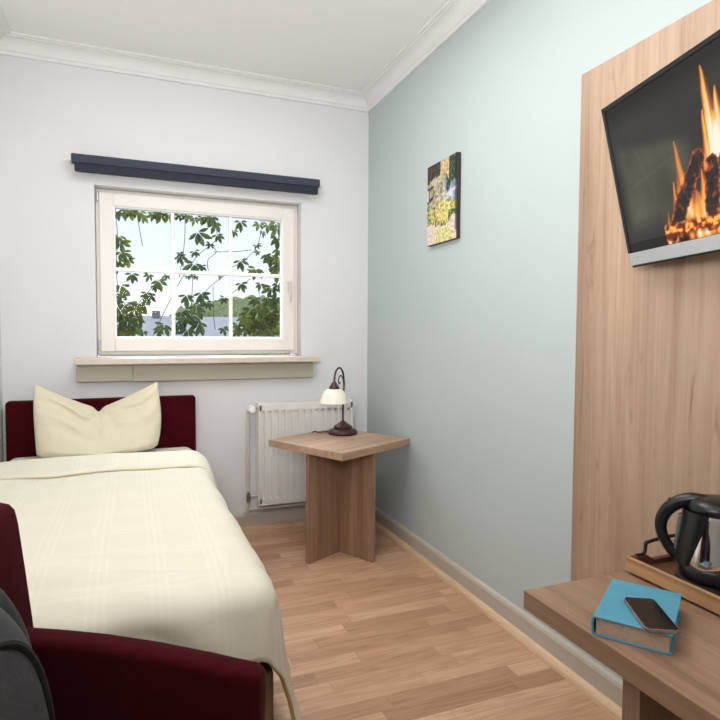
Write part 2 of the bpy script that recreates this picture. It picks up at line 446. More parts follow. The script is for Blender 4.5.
# ------------------------------------------------------------------ radiator
rad = thing('radiator', (.956, YB, .1), 0, 'white ribbed panel radiator below the window', 'radiator')
x0, x1, z0, z1, yf = .668, 1.247, .158, .752, 3.242
bm = B(); prof = [(x0, yf+.012), (x0+.004, yf+.002), (x0+.03, yf)]
nr = 13; w = (x1-x0-.06)/nr
face = B()
box(face, x0, x1, yf+.012, yf+.03, z0, z1, .006)
box(face, x0+.002, x1-.002, yf, yf+.01, z0+.002, z0+.05, .006); box(face, x0+.002, x1-.002, yf, yf+.01, z1-.05, z1-.002, .006)
for k in range(nr):
    xa = x0+.03+k*w
    prism(face, [(xa+.002, yf+.016), (xa+.007, yf-.004), (xa+w-.017, yf-.004), (xa+w-.012, yf+.016)], z0+.032, z1-.032, 'Z')
box(face, x0+.002, x0+.022, yf, yf+.01, z0+.01, z1-.01, .004); box(face, x1-.022, x1-.002, yf, yf+.01, z0+.01, z1-.01, .004)
obj('front_panel', face, M_rad, rad)
obj('rear_panel', box(B(), x0, x1, yf+.068, yf+.084, z0, z1, .004), M_rad, rad)
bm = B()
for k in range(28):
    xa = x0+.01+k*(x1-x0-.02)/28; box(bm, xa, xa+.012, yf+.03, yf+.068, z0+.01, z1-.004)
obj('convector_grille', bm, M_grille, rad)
for xa in (x0+.1, x1-.13): obj('bracket', box(B(), xa, xa+.03, yf+.07, YB-.001, z1-.15, z1-.05), M_rad, rad)
vx, vy = .628, 3.262
bm = B(); lathe(bm, [(0, -.058), (.018, -.055), (.023, -.04), (.023, -.008), (.014, 0), (.014, .02), (0, .02)], (vx, vy, .722), 24, axis='Y')
knob = obj('thermostat_knob', bm, M_mull, rad, True)
bm = B(); tube(bm, [(vx-.012, vy+.012, .72), (vx+.02, vy+.02, .722), (x0+.004, vy+.02, .722)], .009, sub=1); knob.parent = obj('upper_valve', bm, M_steel, rad, True)
bm = B(); tube(bm, [(vx-.012, vy+.014, .72), (vx-.014, vy+.014, .25), (vx-.014, vy+.014, .13)], .0085, sub=1); obj('pipe', bm, M_pipe, rad, True)
bm = B(); lathe(bm, [(0,-.03), (.013,-.028), (.013,.012), (.009,.012), (.009,.03), (0,.03)], (vx-.012, vy+.008, .215), 16)
lathe(bm, [(0, 0), (.011, 0), (.011, .03), (.008, .03), (.008, .06), (0, .06)], (vx-.012, vy+.012, .215), 16, axis='X')
obj('lower_valve', bm, M_steel, rad, True)
bm = B(); tube(bm, [(vx-.014, vy+.03, .135), (1.2, vy+.03, .135), (XR-.02, vy+.03, .135)], .009, sub=1); obj('pipe', bm, M_pipe, rad, True)

# ------------------------------------------------------------------ side table (crossed-board base)
TH = math.radians(27.4); TC = (1.0165, 2.845); TZ = .596
tb = thing('side_table', (*TC, 0), TH, 'square oak side table on a crossed-board base by the radiator', 'side table')
hs = .262
obj('tabletop', box(B(), -hs, hs, -hs, hs, TZ-.036, TZ, .0015), M_tabletop, tb, local=True)
obj('base_board', box(B(), -.236, .236, -.011, .011, 0, TZ-.036, .001), M_oakz, tb, local=True)
bm = B(); box(bm, -.011, .011, -.236, -.0115, 0, TZ-.036, .001); box(bm, -.011, .011, .0115, .236, 0, TZ-.036, .001)
obj('base_board', bm, M_oakz, tb, local=True)

# ------------------------------------------------------------------ table lamp
lp = thing('table_lamp', (1.084, 2.985, TZ), math.atan2(-.61, -.79), 'dark bronze table lamp with a white bell glass shade', 'lamp')
bm = B(); lathe(bm, [(0, 0), (.076, 0), (.080, .006), (.080, .016), (.074, .024), (.058, .030), (.050, .034), (.052, .040), (.048, .046), (.034, .054), (.018, .066), (.009, .074), (0, .074)], n=48)
obj('lamp_base', bm, M_bronze, lp, True, True)
bm = B(); tube(bm, [(0,0,.06), (-.002,0,.16), (-.008,0,.24), (-.010,0,.29), (.004,0,.345), (.038,0,.368), (.072,0,.350), (.086,0,.31), (.088,0,.29)], .0052, 12)
obj('gooseneck_stem', bm, M_bronze, lp, True, True)
bm = B(); tube(bm, [(-.008,0,.26), (.002,0,.305), (.022,0,.325), (.040,0,.315), (.046,0,.292), (.036,0,.28), (.028,0,.29)], .0032, 8); obj('scroll', bm, M_bronze, lp, True, True)
bm = B(); lathe(bm, [(0, .297), (.008, .297), (.012, .290), (.026, .268), (.030, .258), (.027, .253), (0, .253)], (.088,0,0), 32); cap_ = obj('shade_cap', bm, M_bronze, lp, True, True)
bm = B(); lathe(bm, [(.020, .258), (.034, .256), (.050, .247), (.062, .230), (.069, .208), (.079, .182), (.077, .181), (.066, .208), (.059, .228), (.048, .243), (.034, .252), (.020, .254)], (.088,0,0), 48)
obj('lamp_shade', bm, M_shade, lp, True, True).parent = cap_
bm = B(); tube(bm, [(1.05, 3.035, TZ+.006), (1.00, 3.055, TZ+.006), (.965, 3.055, TZ+.005), (.945, 3.080, TZ+.006), (.93, 3.120, TZ-.03), (.93, 3.13, .45)], .003, 8); obj('power_cord', bm, M_cord, lp, True)

# ------------------------------------------------------------------ bed
BX0, BX1 = -.578, .328
bed = thing('bed', (-.125, 2.3, 0), 0, 'single bed with a burgundy headboard under the window', 'bed')
obj('headboard', box(B(), BX0, BX1, 3.262, 3.332, .12, .806, .016, 4), M_velvet, bed, True)
obj('bed_base', box(B(), BX0+.02, BX1-.012, 1.352, 3.262, .07, .33, .012, 3), M_bedbase, bed, True)
for x in (BX0+.08, BX1-.10):
    for y in (1.45, 3.15): obj('leg', lathe(B(), [(0, 0), (.02, 0), (.028, .07), (0, .07)], (x, y, 0), 16), M_blackm, bed, True)
obj('mattress', box(B(), BX0+.012, BX1-.018, 1.345, 3.258, .331, .538, .05, 6), M_sheet, bed, True)

# duvet: cloth laid over the mattress, falling over the right side and the foot
def cloth(z_top, x_edge, y_edge, s, t, rr=.06, flare=.21, ny=0):
    """s = x over the bed, t = y over the bed; beyond the edges the cloth rounds over and falls"""
    dx = max(0.0, s-(x_edge-rr)); dy = max(0.0, (y_edge+rr)-t)
    h = math.hypot(dx, dy)
    if h < 1e-9: return Vector((s, t, z_top))
    ux, uy = dx/h, -dy/h
    q = rr*PI/2
    if h < q: a = h/rr; out, dn = rr*math.sin(a), rr*(1-math.cos(a))
    else: out, dn = rr+(h-q)*flare, rr+(h-q)*math.sqrt(1-flare*flare)
    bx = min(s, x_edge-rr); by = max(t, y_edge+rr)
    return Vector((bx+ux*out, by+uy*out, z_top-dn))
duv = thing('duvet', (-.13, 2.1, .55), 0, 'cream duvet spread over the bed and folded back below the pillow', 'duvet')
S0, S1, T0, T1 = -.592, .735, 1.185, 2.80
def duvet_pt(i, j):
    s = S0+(S1-S0)*i; t = T0+(T1-T0)*j
    # the foot end hangs only a hand's width
    p = cloth(.548, .318, 1.315, s, t)
    puff = .020*(1-abs((s+.13)/.47)**4) if abs(s+.13) < .47 else 0
    p.z += puff*min(1, max(0, (t-1.33)*4))
    w = .007*fbm((s*3.1, t*2.2, .4), 3)+.0035*fbm((s*11, t*4, 2), 2)
    if t < 1.75: w += .008*math.sin(t*70+3*fbm((s*3, t*2, 9), 2)+s*6)*max(0, 1-abs(t-1.46)/.2)*max(0, .55-abs(s+.1))*1.6
    over = max(0, s-.30)
    p += Vector((0, 0, w)) if over <= 0 else Vector((w*1.2+.012*math.sin(t*8.5)*min(1, over*4), 0, w*.3))
    if t < 1.40 and s < .30:                               # creases where the cloth breaks over the foot end
        g = min(1, (1.40-t)*7)*min(1, (.30-s)*8)
        q = fbm((s*7+t*5, t*3-s*2, 11), 3)+.7*math.sin(s*19+t*16+1.5*fbm((s*4, t*4, 3), 2))
        p.y += .011*q*g; p.z += .005*q*g
    if j > .985: p.z -= .012
    return p
bm = B(); grid(bm, duvet_pt, 110, 130)
o = obj('cover', bm, [M_linen, M_linin], duv, True, angle=180)
md = o.modifiers.new('thickness', 'SOLIDIFY'); md.thickness = .010; md.offset = 1; md.material_offset = 1; md.material_offset_rim = 1; md.use_flip_normals = False
# folded-back flap, rounded at its upper end
def flap_pt(i, j):
    s = -.592+i*(.318+.592+.20)
    hem = 2.560+.03*math.exp(-((s+.52)/.12)**2)-.028*math.exp(-((s+.28)/.12)**2)+.02*(s > .1)*(s-.1)
    L0 = 2.80; r = .009
    if j < .12:                                            # rolled edge
        a = PI*(j/.12); t = L0+.035*math.sin(a); zz = .010+r*(1-math.cos(a))
    else:
        k = (j-.12)/.88; t = L0+(hem-L0)*k; zz = .010+2*r-(.010*k)-.008*max(0, k-.95)/.05
    p = cloth(.548, .318, 1.315, s, max(t, 2.0))
    puff = .020*(1-abs((s+.13)/.47)**4) if abs(s+.13) < .47 else 0
    nx = max(0, s-.25)
    p.z += puff+zz*(1-min(1, nx*6)*.6)+.006*fbm((s*4, t*4, 5), 3); p.x += zz*min(1, nx*8)*.8
    p.y = t
    return p
bm = B(); grid(bm, flap_pt, 70, 50)
o = obj('folded_edge', bm, [M_linen, M_pillow], duv, True, angle=180)
md = o.modifiers.new('thickness', 'SOLIDIFY'); md.thickness = .009; md.offset = 1; md.material_offset_rim = 1

# pillow: stood against the headboard with a chopped top
def pil(side):
    def f(i, j):
        u = i*2-1; v = j
        au = abs(u)
        ztop = .770+.128*au**1.15; zbot = .542+.016*u*u+.006*u
        ztop -= .02*math.exp(-(u/.06)**2)
        wx = .285*(1+.045*math.sin(v*PI)-.035*(1-v))
        x = -.150+u*wx+.004*math.sin(v*5)
        z = zbot+(ztop-zbot)*v
        if au > .9 and v < .15: z += (.15-v)*.10*(au-.9)/.1
        e = max(0.0, (1-au**3.2))**.55*min(1, .28+v/.16)**.6*max(0.0, 1-v**1.5)**.62*min(1, .3+v*20)
        ea = max(0, 1-au**6)*0
        t = (.088 if side > 0 else .055)*e
        # chop: the cloth draws into the middle of the top edge
        r = math.hypot(u*.29, (1-v)*.30); an = math.atan2(u*.29, (1-v)*.30+.02)
        t -= .045*math.exp(-(r/.055)**2)*e
        t += .013*math.sin(an*9+1.0)*math.exp(-((r-.10)/.070)**2)*min(1, e*1.5)+.006*math.sin((u*.5+v)*17+2*math.sin(u*4))*max(0, au-.45)*min(1, e*2)*v
        t += .006*fbm((u*2.2, v*2.5, 3+side), 3)*min(1, e*2)
        if side > 0:                                       # folds running from the dent up to the ears
            D = (ztop-zbot)*(1-v)+.012*math.sin(u*7); fw = min(1, au*4)*max(0, 1-au**2)**.5*min(1, e*3)
            t += fw*(.014*math.exp(-((D-.035)/.014)**2)-.016*math.exp(-((D-.066)/.015)**2)+.010*math.exp(-((D-.098-.03*au)/.016)**2)-.007*math.exp(-((D-.135-.05*au)/.018)**2))
        y = 3.105+.10*v**1.15
        edge = (1-e)
        return Vector((x, y-side*t-.018*(1-au), z+.0))
    return f
plo = B(); grid(plo, pil(1), 72, 48); grid(plo, pil(-1), 72, 48)
bmesh.ops.remove_doubles(plo, verts=plo.verts, dist=.0012)
o = obj('pillow', plo, M_pillow, None, True, angle=180); setp(o, 'cream pillow with a dented top standing against the headboard', 'pillow')
md = o.modifiers.new('smooth', 'SUBSURF'); md.levels = 1; md.render_levels = 1

# ------------------------------------------------------------------ armchair
ac = thing('armchair', (-.13, .77, 0), math.radians(-30), 'burgundy upholstered armchair in front of the bed', 'armchair')
arm = [(-.26, .18), (-.26, .634), (-.213, .636), (-.14, .637), (-.065, .636), (.031, .630), (.122, .620), (.175, .613), (.200, .610), (.211, .602), (.214, .58), (.20, .18)]
for y0, y1 in ((.250, .302), (-.302, -.250)):
    obj('armrest', prism(B(), arm, y0, y1, 'Y', .016, 4), M_velvet, ac, True, True)
bk = [(-.19, .40), (-.217, .645), (-.230, .74), (-.241, .815), (-.247, .838), (-.258, .848), (-.28, .851), (-.315, .845), (-.325, .81), (-.305, .40)]
obj('backrest', prism(B(), bk, -.249, .308, 'Y', .009, 3), M_velvet, ac, True, True)
obj('seat', box(B(), -.24, .22, -.247, .247, .28, .43, .03, 4), M_velvet, ac, True, True)
for x in (-.22, .15):
    for y in (-.276, .276): obj('leg', lathe(B(), [(0, 0), (.014, 0), (.022, .181), (0, .181)], (x, y, 0), 14), M_blackm, ac, True, True)

# ------------------------------------------------------------------ backpack on the chair
bp = thing('backpack', (-.118, .79, .43), math.radians(-30), 'charcoal and black backpack leaning on the armchair seat', 'backpack')
def shell(cx, cy, cz, a, b, c, ex, ez, top=0):
    def f(i, j):
        th = i*2*PI; ph = (j-.5)*PI
        sg = lambda q, e: math.copysign(abs(q)**e, q)
        x = a*sg(math.cos(ph), ez)*sg(math.cos(th), ex); y = b*sg(math.cos(ph), ez)*sg(math.sin(th), ex); z = c*sg(math.sin(ph), ez)
        k = 1-top*max(0, z/c)**2
        return Vector((cx+x*k-.05*max(0, z/c)*.6, cy+y*k, cz+z+.004*fbm((x*12, y*12, z*12), 2)))
    bm = B(); grid(bm, f, 48, 36, True); bmesh.ops.remove_doubles(bm, verts=bm.verts, dist=.0005); return bm
obj('main_compartment', shell(-.105, -.075, .216, .098, .150, .216, .5, .45, .15), M_packd, bp, True, True, 180)
fp = obj('front_panel', shell(-.070, -.092, .208, .094, .138, .208, .5, .48, .18), M_pack, bp, True, True, 180)
fk = obj('front_pocket', shell(-.042, -.092, .128, .086, .128, .128, .5, .5, .1), M_pack, bp, True, True, 180)
def surf(y, z, cx, cy, cz, a, b, c, ex, ez, top):
    """point on the backpack's rounded front at a given width and height"""
    zz = max(-.98, min(.98, (z-cz)/c)); R = math.sqrt(1-abs(zz)**(2/ez))**ez
    k = 1-top*max(0, zz)**2; q = max(-.97, min(.97, (y-cy)/(b*R*k)))
    cth = math.sqrt(max(0, 1-abs(q)**(2/ex)))**ex
    return (cx+a*R*cth*k-.03*max(0, zz), y, z)
P1 = (-.070, -.092, .208, .094, .138, .208, .5, .48, .18)
bm = B(); tube(bm, [surf(y-.092, z, *P1) for y, z in ((.122,.05), (.124,.15), (.120,.24), (.104,.31), (.070,.350), (0,.362), (-.07,.350), (-.104,.31), (-.12,.24))], .006, 8, 4)
z1_ = obj('zip_piping', bm, M_packd, bp, True, True)
P2 = (-.042, -.092, .128, .086, .128, .128, .5, .5, .1)
bm = B(); tube(bm, [surf(y-.092, .225-.05*abs(y), *P2) for y in (-.10, -.05, 0, .05, .10)], .005, 8, 5)
z2_ = obj('pocket_seam', bm, M_packd, bp, True, True)
for a_, b_ in ((z1_, fp), (z2_, fk)): a_.parent = b_
bm = B(); tube(bm, [(-.15, -.125, .41), (-.15, -.115, .45), (-.15, -.055, .45), (-.15, -.045, .41)], .008, 8, 5); obj('carry_handle', bm, M_packd, bp, True, True)
for y in (-.16, -.02):
    bm = B(); tube(bm, [(-.17, y, .37), (-.205, y, .30), (-.205, y, .15), (-.185, y, .05)], .012, 8, 5, ((1,0,0), .5)); obj('shoulder_strap', bm, M_packd, bp, True, True)

# ------------------------------------------------------------------ desk
DZ = .600
dk = thing('desk', (1.06, .4, 0), 0, 'long oak wall desk with a thick top in the right foreground', 'desk')
obj('desktop', box(B(), .780, 1.349, -.75, 1.005, DZ-.040, DZ, .0015), M_deskx, dk)
for y in (.720, -.6): obj('side_panel', box(B(), .806, 1.349, y, y+.038, 0, DZ-.040, .001), M_oakz, dk)
obj('back_panel', box(B(), 1.32, 1.338, -.56, .72, .15, DZ-.040, .001), M_oakz, dk)

# ------------------------------------------------------------------ book and phone
ang = math.atan2(.111, .157)                              # long side of the book
bk = thing('book', (.898, .809, DZ), ang, 'thick teal clothbound book lying on the desk', 'book')
L, Wd, T = .194, .128, .036
bm = B(); box(bm, -L/2, L/2, -Wd/2, Wd/2, 0, .003, .001); box(bm, -L/2, L/2, -Wd/2, Wd/2, T-.003, T, .001)
sp = []
for k in range(9):
    a = PI/2+PI*k/8; sp.append((Wd/2-.001-.005*math.cos(a), T/2+T/2*math.sin(a)))
inner = [(Wd/2-.003+(-.003)*math.cos(PI/2+PI*k/8)*1.0, T/2+(T/2-.003)*math.sin(PI/2+PI*k/8)) for k in range(9)]
prism(bm, sp+inner[::-1], -L/2, L/2, 'X')
obj('cover', bm, M_book, bk, local=True)
obj('page_block', box(B(), -L/2+.004, L/2-.004, -Wd/2+.005, Wd/2-.004, .003, T-.003), M_page, bk, local=True)
pa = math.atan2(.807-.71, .902-.849)
ph = thing('smartphone', (.8755, .765, DZ+T), pa, 'black smartphone lying on top of the teal book', 'phone')
bm = B(); pl, pw = .061, .029
def rr(a, b, r, n=6):
    out = []
    for cx, cy, s in ((a-r, b-r, 0), (-a+r, b-r, 1), (-a+r, -b+r, 2), (a-r, -b+r, 3)):
        for k in range(n+1):
            t = (s+k/n)*PI/2; out.append((cx+r*math.cos(t), cy+r*math.sin(t)))
    return out
obj('phone_body', prism(B(), rr(pl, pw, .009), 0, .0075, 'Z', .0015), mat('phone_metal_edge', srgb(150,140,134), .3, .6), ph, False, True)
obj('screen', prism(B(), rr(pl-.0016, pw-.0016, .008), .0074, .0081, 'Z'), M_phone, ph, False, True)

# ------------------------------------------------------------------ tray
tx0, tx1, ty0, ty1 = 1.060, 1.338, .42, .998
tz = DZ+.006
tr = thing('wooden_tray', (1.2, .7, DZ), 0, 'rustic wooden serving tray with iron handles on the desk', 'tray')
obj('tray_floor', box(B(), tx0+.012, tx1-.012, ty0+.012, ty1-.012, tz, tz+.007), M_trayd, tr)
for x in (tx0, tx1-.013): obj('long_side', box(B(), x, x+.013, ty0, ty1, tz-.001, tz+.031, .002), M_tray, tr)
def endp():
    xs = [tx0+.013, tx1-.013]; p = [(xs[0], tz-.001), (xs[1], tz-.001), (xs[1], tz+.031)]
    a, b = 1.135, 1.265
    p += [(b+.02, tz+.031), (b, tz+.018), (a, tz+.018), (a-.02, tz+.031), (xs[0], tz+.031)]
    return p
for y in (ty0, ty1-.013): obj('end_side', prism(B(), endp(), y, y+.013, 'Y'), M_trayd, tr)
for y in (ty1-.007, ty0+.007):
    sgn = 1 if y > .7 else -1
    bm = B(); zt = tz+.031
    tube(bm, [(1.086, y, zt+.002), (1.104, y, zt+.002), (1.112, y, zt+.008), (1.114, y, zt+.022), (1.121, y, zt+.029), (1.19, y, zt+.034), (1.27, y, zt+.030), (1.278, y, zt+.024), (1.280, y, zt+.008), (1.288, y, zt+.002), (1.306, y, zt+.002)], .0042, 8, 4)
    obj('handle', bm, M_iron, tr, True)
for y in (.46, .70, .94):
    for x in (tx0+.004, tx1-.016): obj('foot', box(B(), x, x+.012, y-.006, y+.006, DZ, tz, .001), M_iron, tr)

# ------------------------------------------------------------------ kettle
kz = tz+.007
kt = thing('electric_kettle', (1.168, .858, kz), math.atan2(.816, -.578), 'polished steel electric kettle with a black handle in the tray', 'kettle')
def rad_at(z): return .074-.014*((z-.05)/.135)**1.1 if z > .05 else .074
body = [(.072, .046), (.074, .050)]+[(rad_at(z), z) for z in (.07, .09, .11, .13, .15, .17, .184)]+[(.058, .187), (0, .187)]
bm = B(); lathe(bm, [(0, .046)]+body, n=64); obj('kettle_body', bm, M_chrome, kt, True, True)
bm = B(); lathe(bm, [(0, 0), (.080, 0), (.084, .004), (.082, .014), (.070, .017), (0, .017)], n=48); obj('power_base', bm, M_blackm, kt, True, True)
bm = B(); lathe(bm, [(0, .0175), (.070, .0175), (.077, .024), (.0775, .046), (.0745, .052), (0, .052)], n=48); obj('bottom_ring', bm, M_black, kt, True, True)
bm = B(); lathe(bm, [(.0605, .180), (.062, .184), (.062, .196), (.054, .208), (.036, .216), (.016, .219), (0, .2195)], n=48); obj('lid', bm, M_black, kt, True, True)
# black spine running up the handle side of the body
def spine(i, j):
    z = .048+(.184-.048)*j; ph = math.radians(44+34*j); a = -ph+2*ph*i
    r = rad_at(z)+.0015+.010*math.cos(a/ph*PI/2)**.5 if abs(a) < ph-1e-6 else rad_at(z)+.0005
    return Vector((r*math.cos(a), r*math.sin(a), z))
bm = B(); grid(bm, spine, 32, 14); obj('spine', bm, M_black, kt, True, True)
bm = B(); box(bm, .078, .0895, -.009, .009, .07, .165, .003); 
for v in bm.verts: v.co.x -= .010*((v.co.z-.07)/.1)
obj('water_gauge', bm, M_water, kt, True, True)
bm = B(); tube(bm, [(.020,0,.206), (.052,0,.204), (.080,0,.193), (.104,0,.171), (.117,0,.142), (.117,0,.112), (.105,0,.084), (.088,0,.062), (.066,0,.045)], [.014, .018, .017, .016, .0145, .0135, .013, .014, .016], 16, 6, ((0,1,0), .95))
obj('handle', bm, M_black, kt, True, True)
bm = B(); box(bm, .088, .104, -.009, .009, .192, .200, .003); 
bm.transform(Matrix.Rotation(math.radians(38), 4, Vector((0,1,0))).to_4x4() if False else Matrix.Identity(4))
obj('lid_button', bm, M_blackm, kt, True, True)
bm = B(); prism(bm, [(-.055, .140), (-.064, .150), (-.088, .184), (-.086, .188), (-.050, .188)], -.016, .016, 'Y', .004); obj('spout', bm, M_chrome, kt, True, True)

kt.scale = (.90, .90, .87)
# ------------------------------------------------------------------ television
yw, tl = math.radians(13.07), math.radians(13.25)
U = Vector((-math.sin(yw), -math.cos(yw), 0))             # along the screen, towards the near end
nh = Vector((-math.cos(yw), math.sin(yw), 0)); V = Vector((0, 0, math.cos(tl)))+nh*math.sin(tl)
N = -(U.cross(V)) if U.cross(V).x > 0 else U.cross(V); N.normalize()   # faces the room
BL = Vector((1.304, 1.2313, 1.337)); TW, TT = .735, .440
tv = thing('television', (1.349, .87, 1.56), 0, 'flat television with a burning log fire on screen on the oak panel', 'television')
TM = Matrix((U, V, N)).transposed().to_4x4(); TM.translation = BL
def tvobj(name, bm, m, smooth=False):
    bm.transform(TM); return obj(name, bm, m, tv, smooth)
bm = B(); box(bm, 0, TW, 0, TT, -.030, 0, .004); tvobj('casing', bm, M_tvback)
bm = B(); box(bm, .12, TW-.12, .06, .30, -.042, -.029, .006); tvobj('rear_housing', bm, M_tvback)
bm = B(); bz = .012
box(bm, 0, TW, TT-bz, TT, -.002, .004, .001); box(bm, 0, bz, .04, TT, -.002, .004, .001); box(bm, TW-bz, TW, .04, TT, -.002, .004, .001)
tvobj('bezel', bm, M_black)
bm = B(); box(bm, .004, TW-.004, .006, .040, -.002, .005, .0015); sb = tvobj('speaker_bar', bm, M_silver)
bm = B(); box(bm, .022, .026, .026, .028, .0045, .0055); box(bm, .034, .046, .0262, .0278, .0045, .0055); tvobj('button_mark', bm, M_grey).parent = sb
sw, sh = TW-2*bz, TT-bz-.041
def lin(r, g, b): return Vector(srgb(r, g, b)[:3])
LOGS = [((.185, .062), (.305, .215), .021), ((.318, .072), (.345, .190), .023), ((.41, .06), (.380, .19), .022), ((.52, .06), (.43, .21), .02)]
def seg(p, a, b):
    ax, ay = a; bx, by = b; k = max(0, min(1, ((p[0]-ax)*(bx-ax)+(p[1]-ay)*(by-ay))/((bx-ax)**2+(by-ay)**2)))
    return math.hypot(p[0]-ax-k*(bx-ax), p[1]-ay-k*(by-ay)), k
def flame(x, y, cx, base, top, wd, lean, sd):
    if y < base-.03 or y > top: return 0
    k = max(0, (y-base)/(top-base))
    c = cx+lean*k+.012*fbm((x*2, y*7, sd), 2)*(.2+k)
    w = 1.35*wd*((1-k)**.75)*(.8+.35*math.sin(min(1, k*2)*PI))+.0015
    d = abs(x-c)/w
    st = .80+.65*fbm((x*75+sd*3, y*5-x*5, sd), 3)
    return max(0, 1-d**1.6)*st*(1-.55*k)*min(1, (y-base+.03)/.03)
FL = [(.366, .09, .30, .048, .002, 21), (.362, .10, .40, .040, -.004, 1), (.378, .12, .345, .036, .004, 2), (.345, .14, .31, .022, -.010, 3), (.352, .10, .30, .040, .0, 15), (.240, .12, .275, .019, .006, 4), (.258, .10, .235, .022, -.010, 8),
      (.43, .09, .34, .04, .015, 5), (.48, .09, .27, .035, .02, 6), (.195, .055, .185, .012, .036, 7), (.30, .06, .19, .020, .02, 9), (.285, .05, .15, .05, .0, 16), (.36, .05, .18, .05, 0, 10), (.172, .05, .12, .010, .014, 12)]
def fire(u, v):
    x, y = bz+u*sw, .041+v*sh
    n = fbm((x*7, y*7, 4), 3); n2 = fbm((x*70, y*70, 2), 2)
    g = min(1, max(0, (y-.36)/.05)); c = lin(50, 49, 46).lerp(lin(28, 27, 26), g)*(1+.25*n)
    # window reflection painted into the screen colours: paler patch and two thin lines
    wv = max(0, min(1, (x-.02)/.03))*max(0, min(1, (.30-x)/.05))*max(0, min(1, (.34-.2*x-y)/.03))*max(0, min(1, (y-.08)/.05))
    c = c.lerp(lin(78, 77, 66)*(1+.5*n), wv)
    c += lin(60, 60, 60)*.3*math.exp(-((y-.205-.20*(x-.05))/.003)**2)*wv
    c += lin(60, 60, 60)*.25*math.exp(-(((x-.11)-(.27-y)*.35)/.003)**2)*wv
    if y < .066: c = lin(28, 24, 22)
    f = 0
    for a in FL: f = max(f, flame(x, y, *a))
    for a in FL[:4]: f += .25*flame(x, y, *a)
    def heat(f):
        if f < .3: return lin(176, 70, 22).lerp(lin(232, 120, 40), f/.3)
        if f < .65: return lin(232, 120, 40).lerp(lin(254, 190, 90), (f-.3)/.35)
        return lin(254, 190, 90).lerp(lin(255, 246, 222), min(1, (f-.65)/.25))
    a = min(1, max(0, f*2.0))**1.2; c = c.lerp(heat(f), a)
    for p, q, r in LOGS:
        d, k = seg((x, y), p, q); d += .005*n2+.005*n
        if d < r:
            rim = max(0, (d/r-.6)/.4); e = fbm((x*50, y*50, 8), 3)
            c = lin(46, 36, 36)*(1+.7*n2)+lin(255, 120, 40)*(max(0, e-.12)*1.6*(.25+rim)+.35*rim*rim)
    b = .088+.02*n
    if y < b and x > .160 and y > .050:
        e = fbm((x*48, y*60, 6), 3)
        em = lin(120, 36, 16) if e < -.1 else (lin(214, 92, 34) if e < .12 else lin(255, 190, 90))
        c = c.lerp(em, min(1, (b-y)/.012)*min(1, (y-.050)/.012))
    return (max(0, c.x), max(0, c.y), max(0, c.z), 1)
painted('screen', BL+U*bz+V*.041+N*.0008, U*sw, V*sh, 300, 180, fire, vcol_mat('tv_picture', .25, 1.0), tv)
bm = B(); box(bm, 1.325, 1.3495, .80, .94, 1.46, 1.68, .003); tube(bm, [(1.34, .87, 1.57), (1.315, .87, 1.572), BL+U*.3673+V*.2-N*.035], .018, 10, 1); obj('wall_bracket', bm, M_blackm, tv)

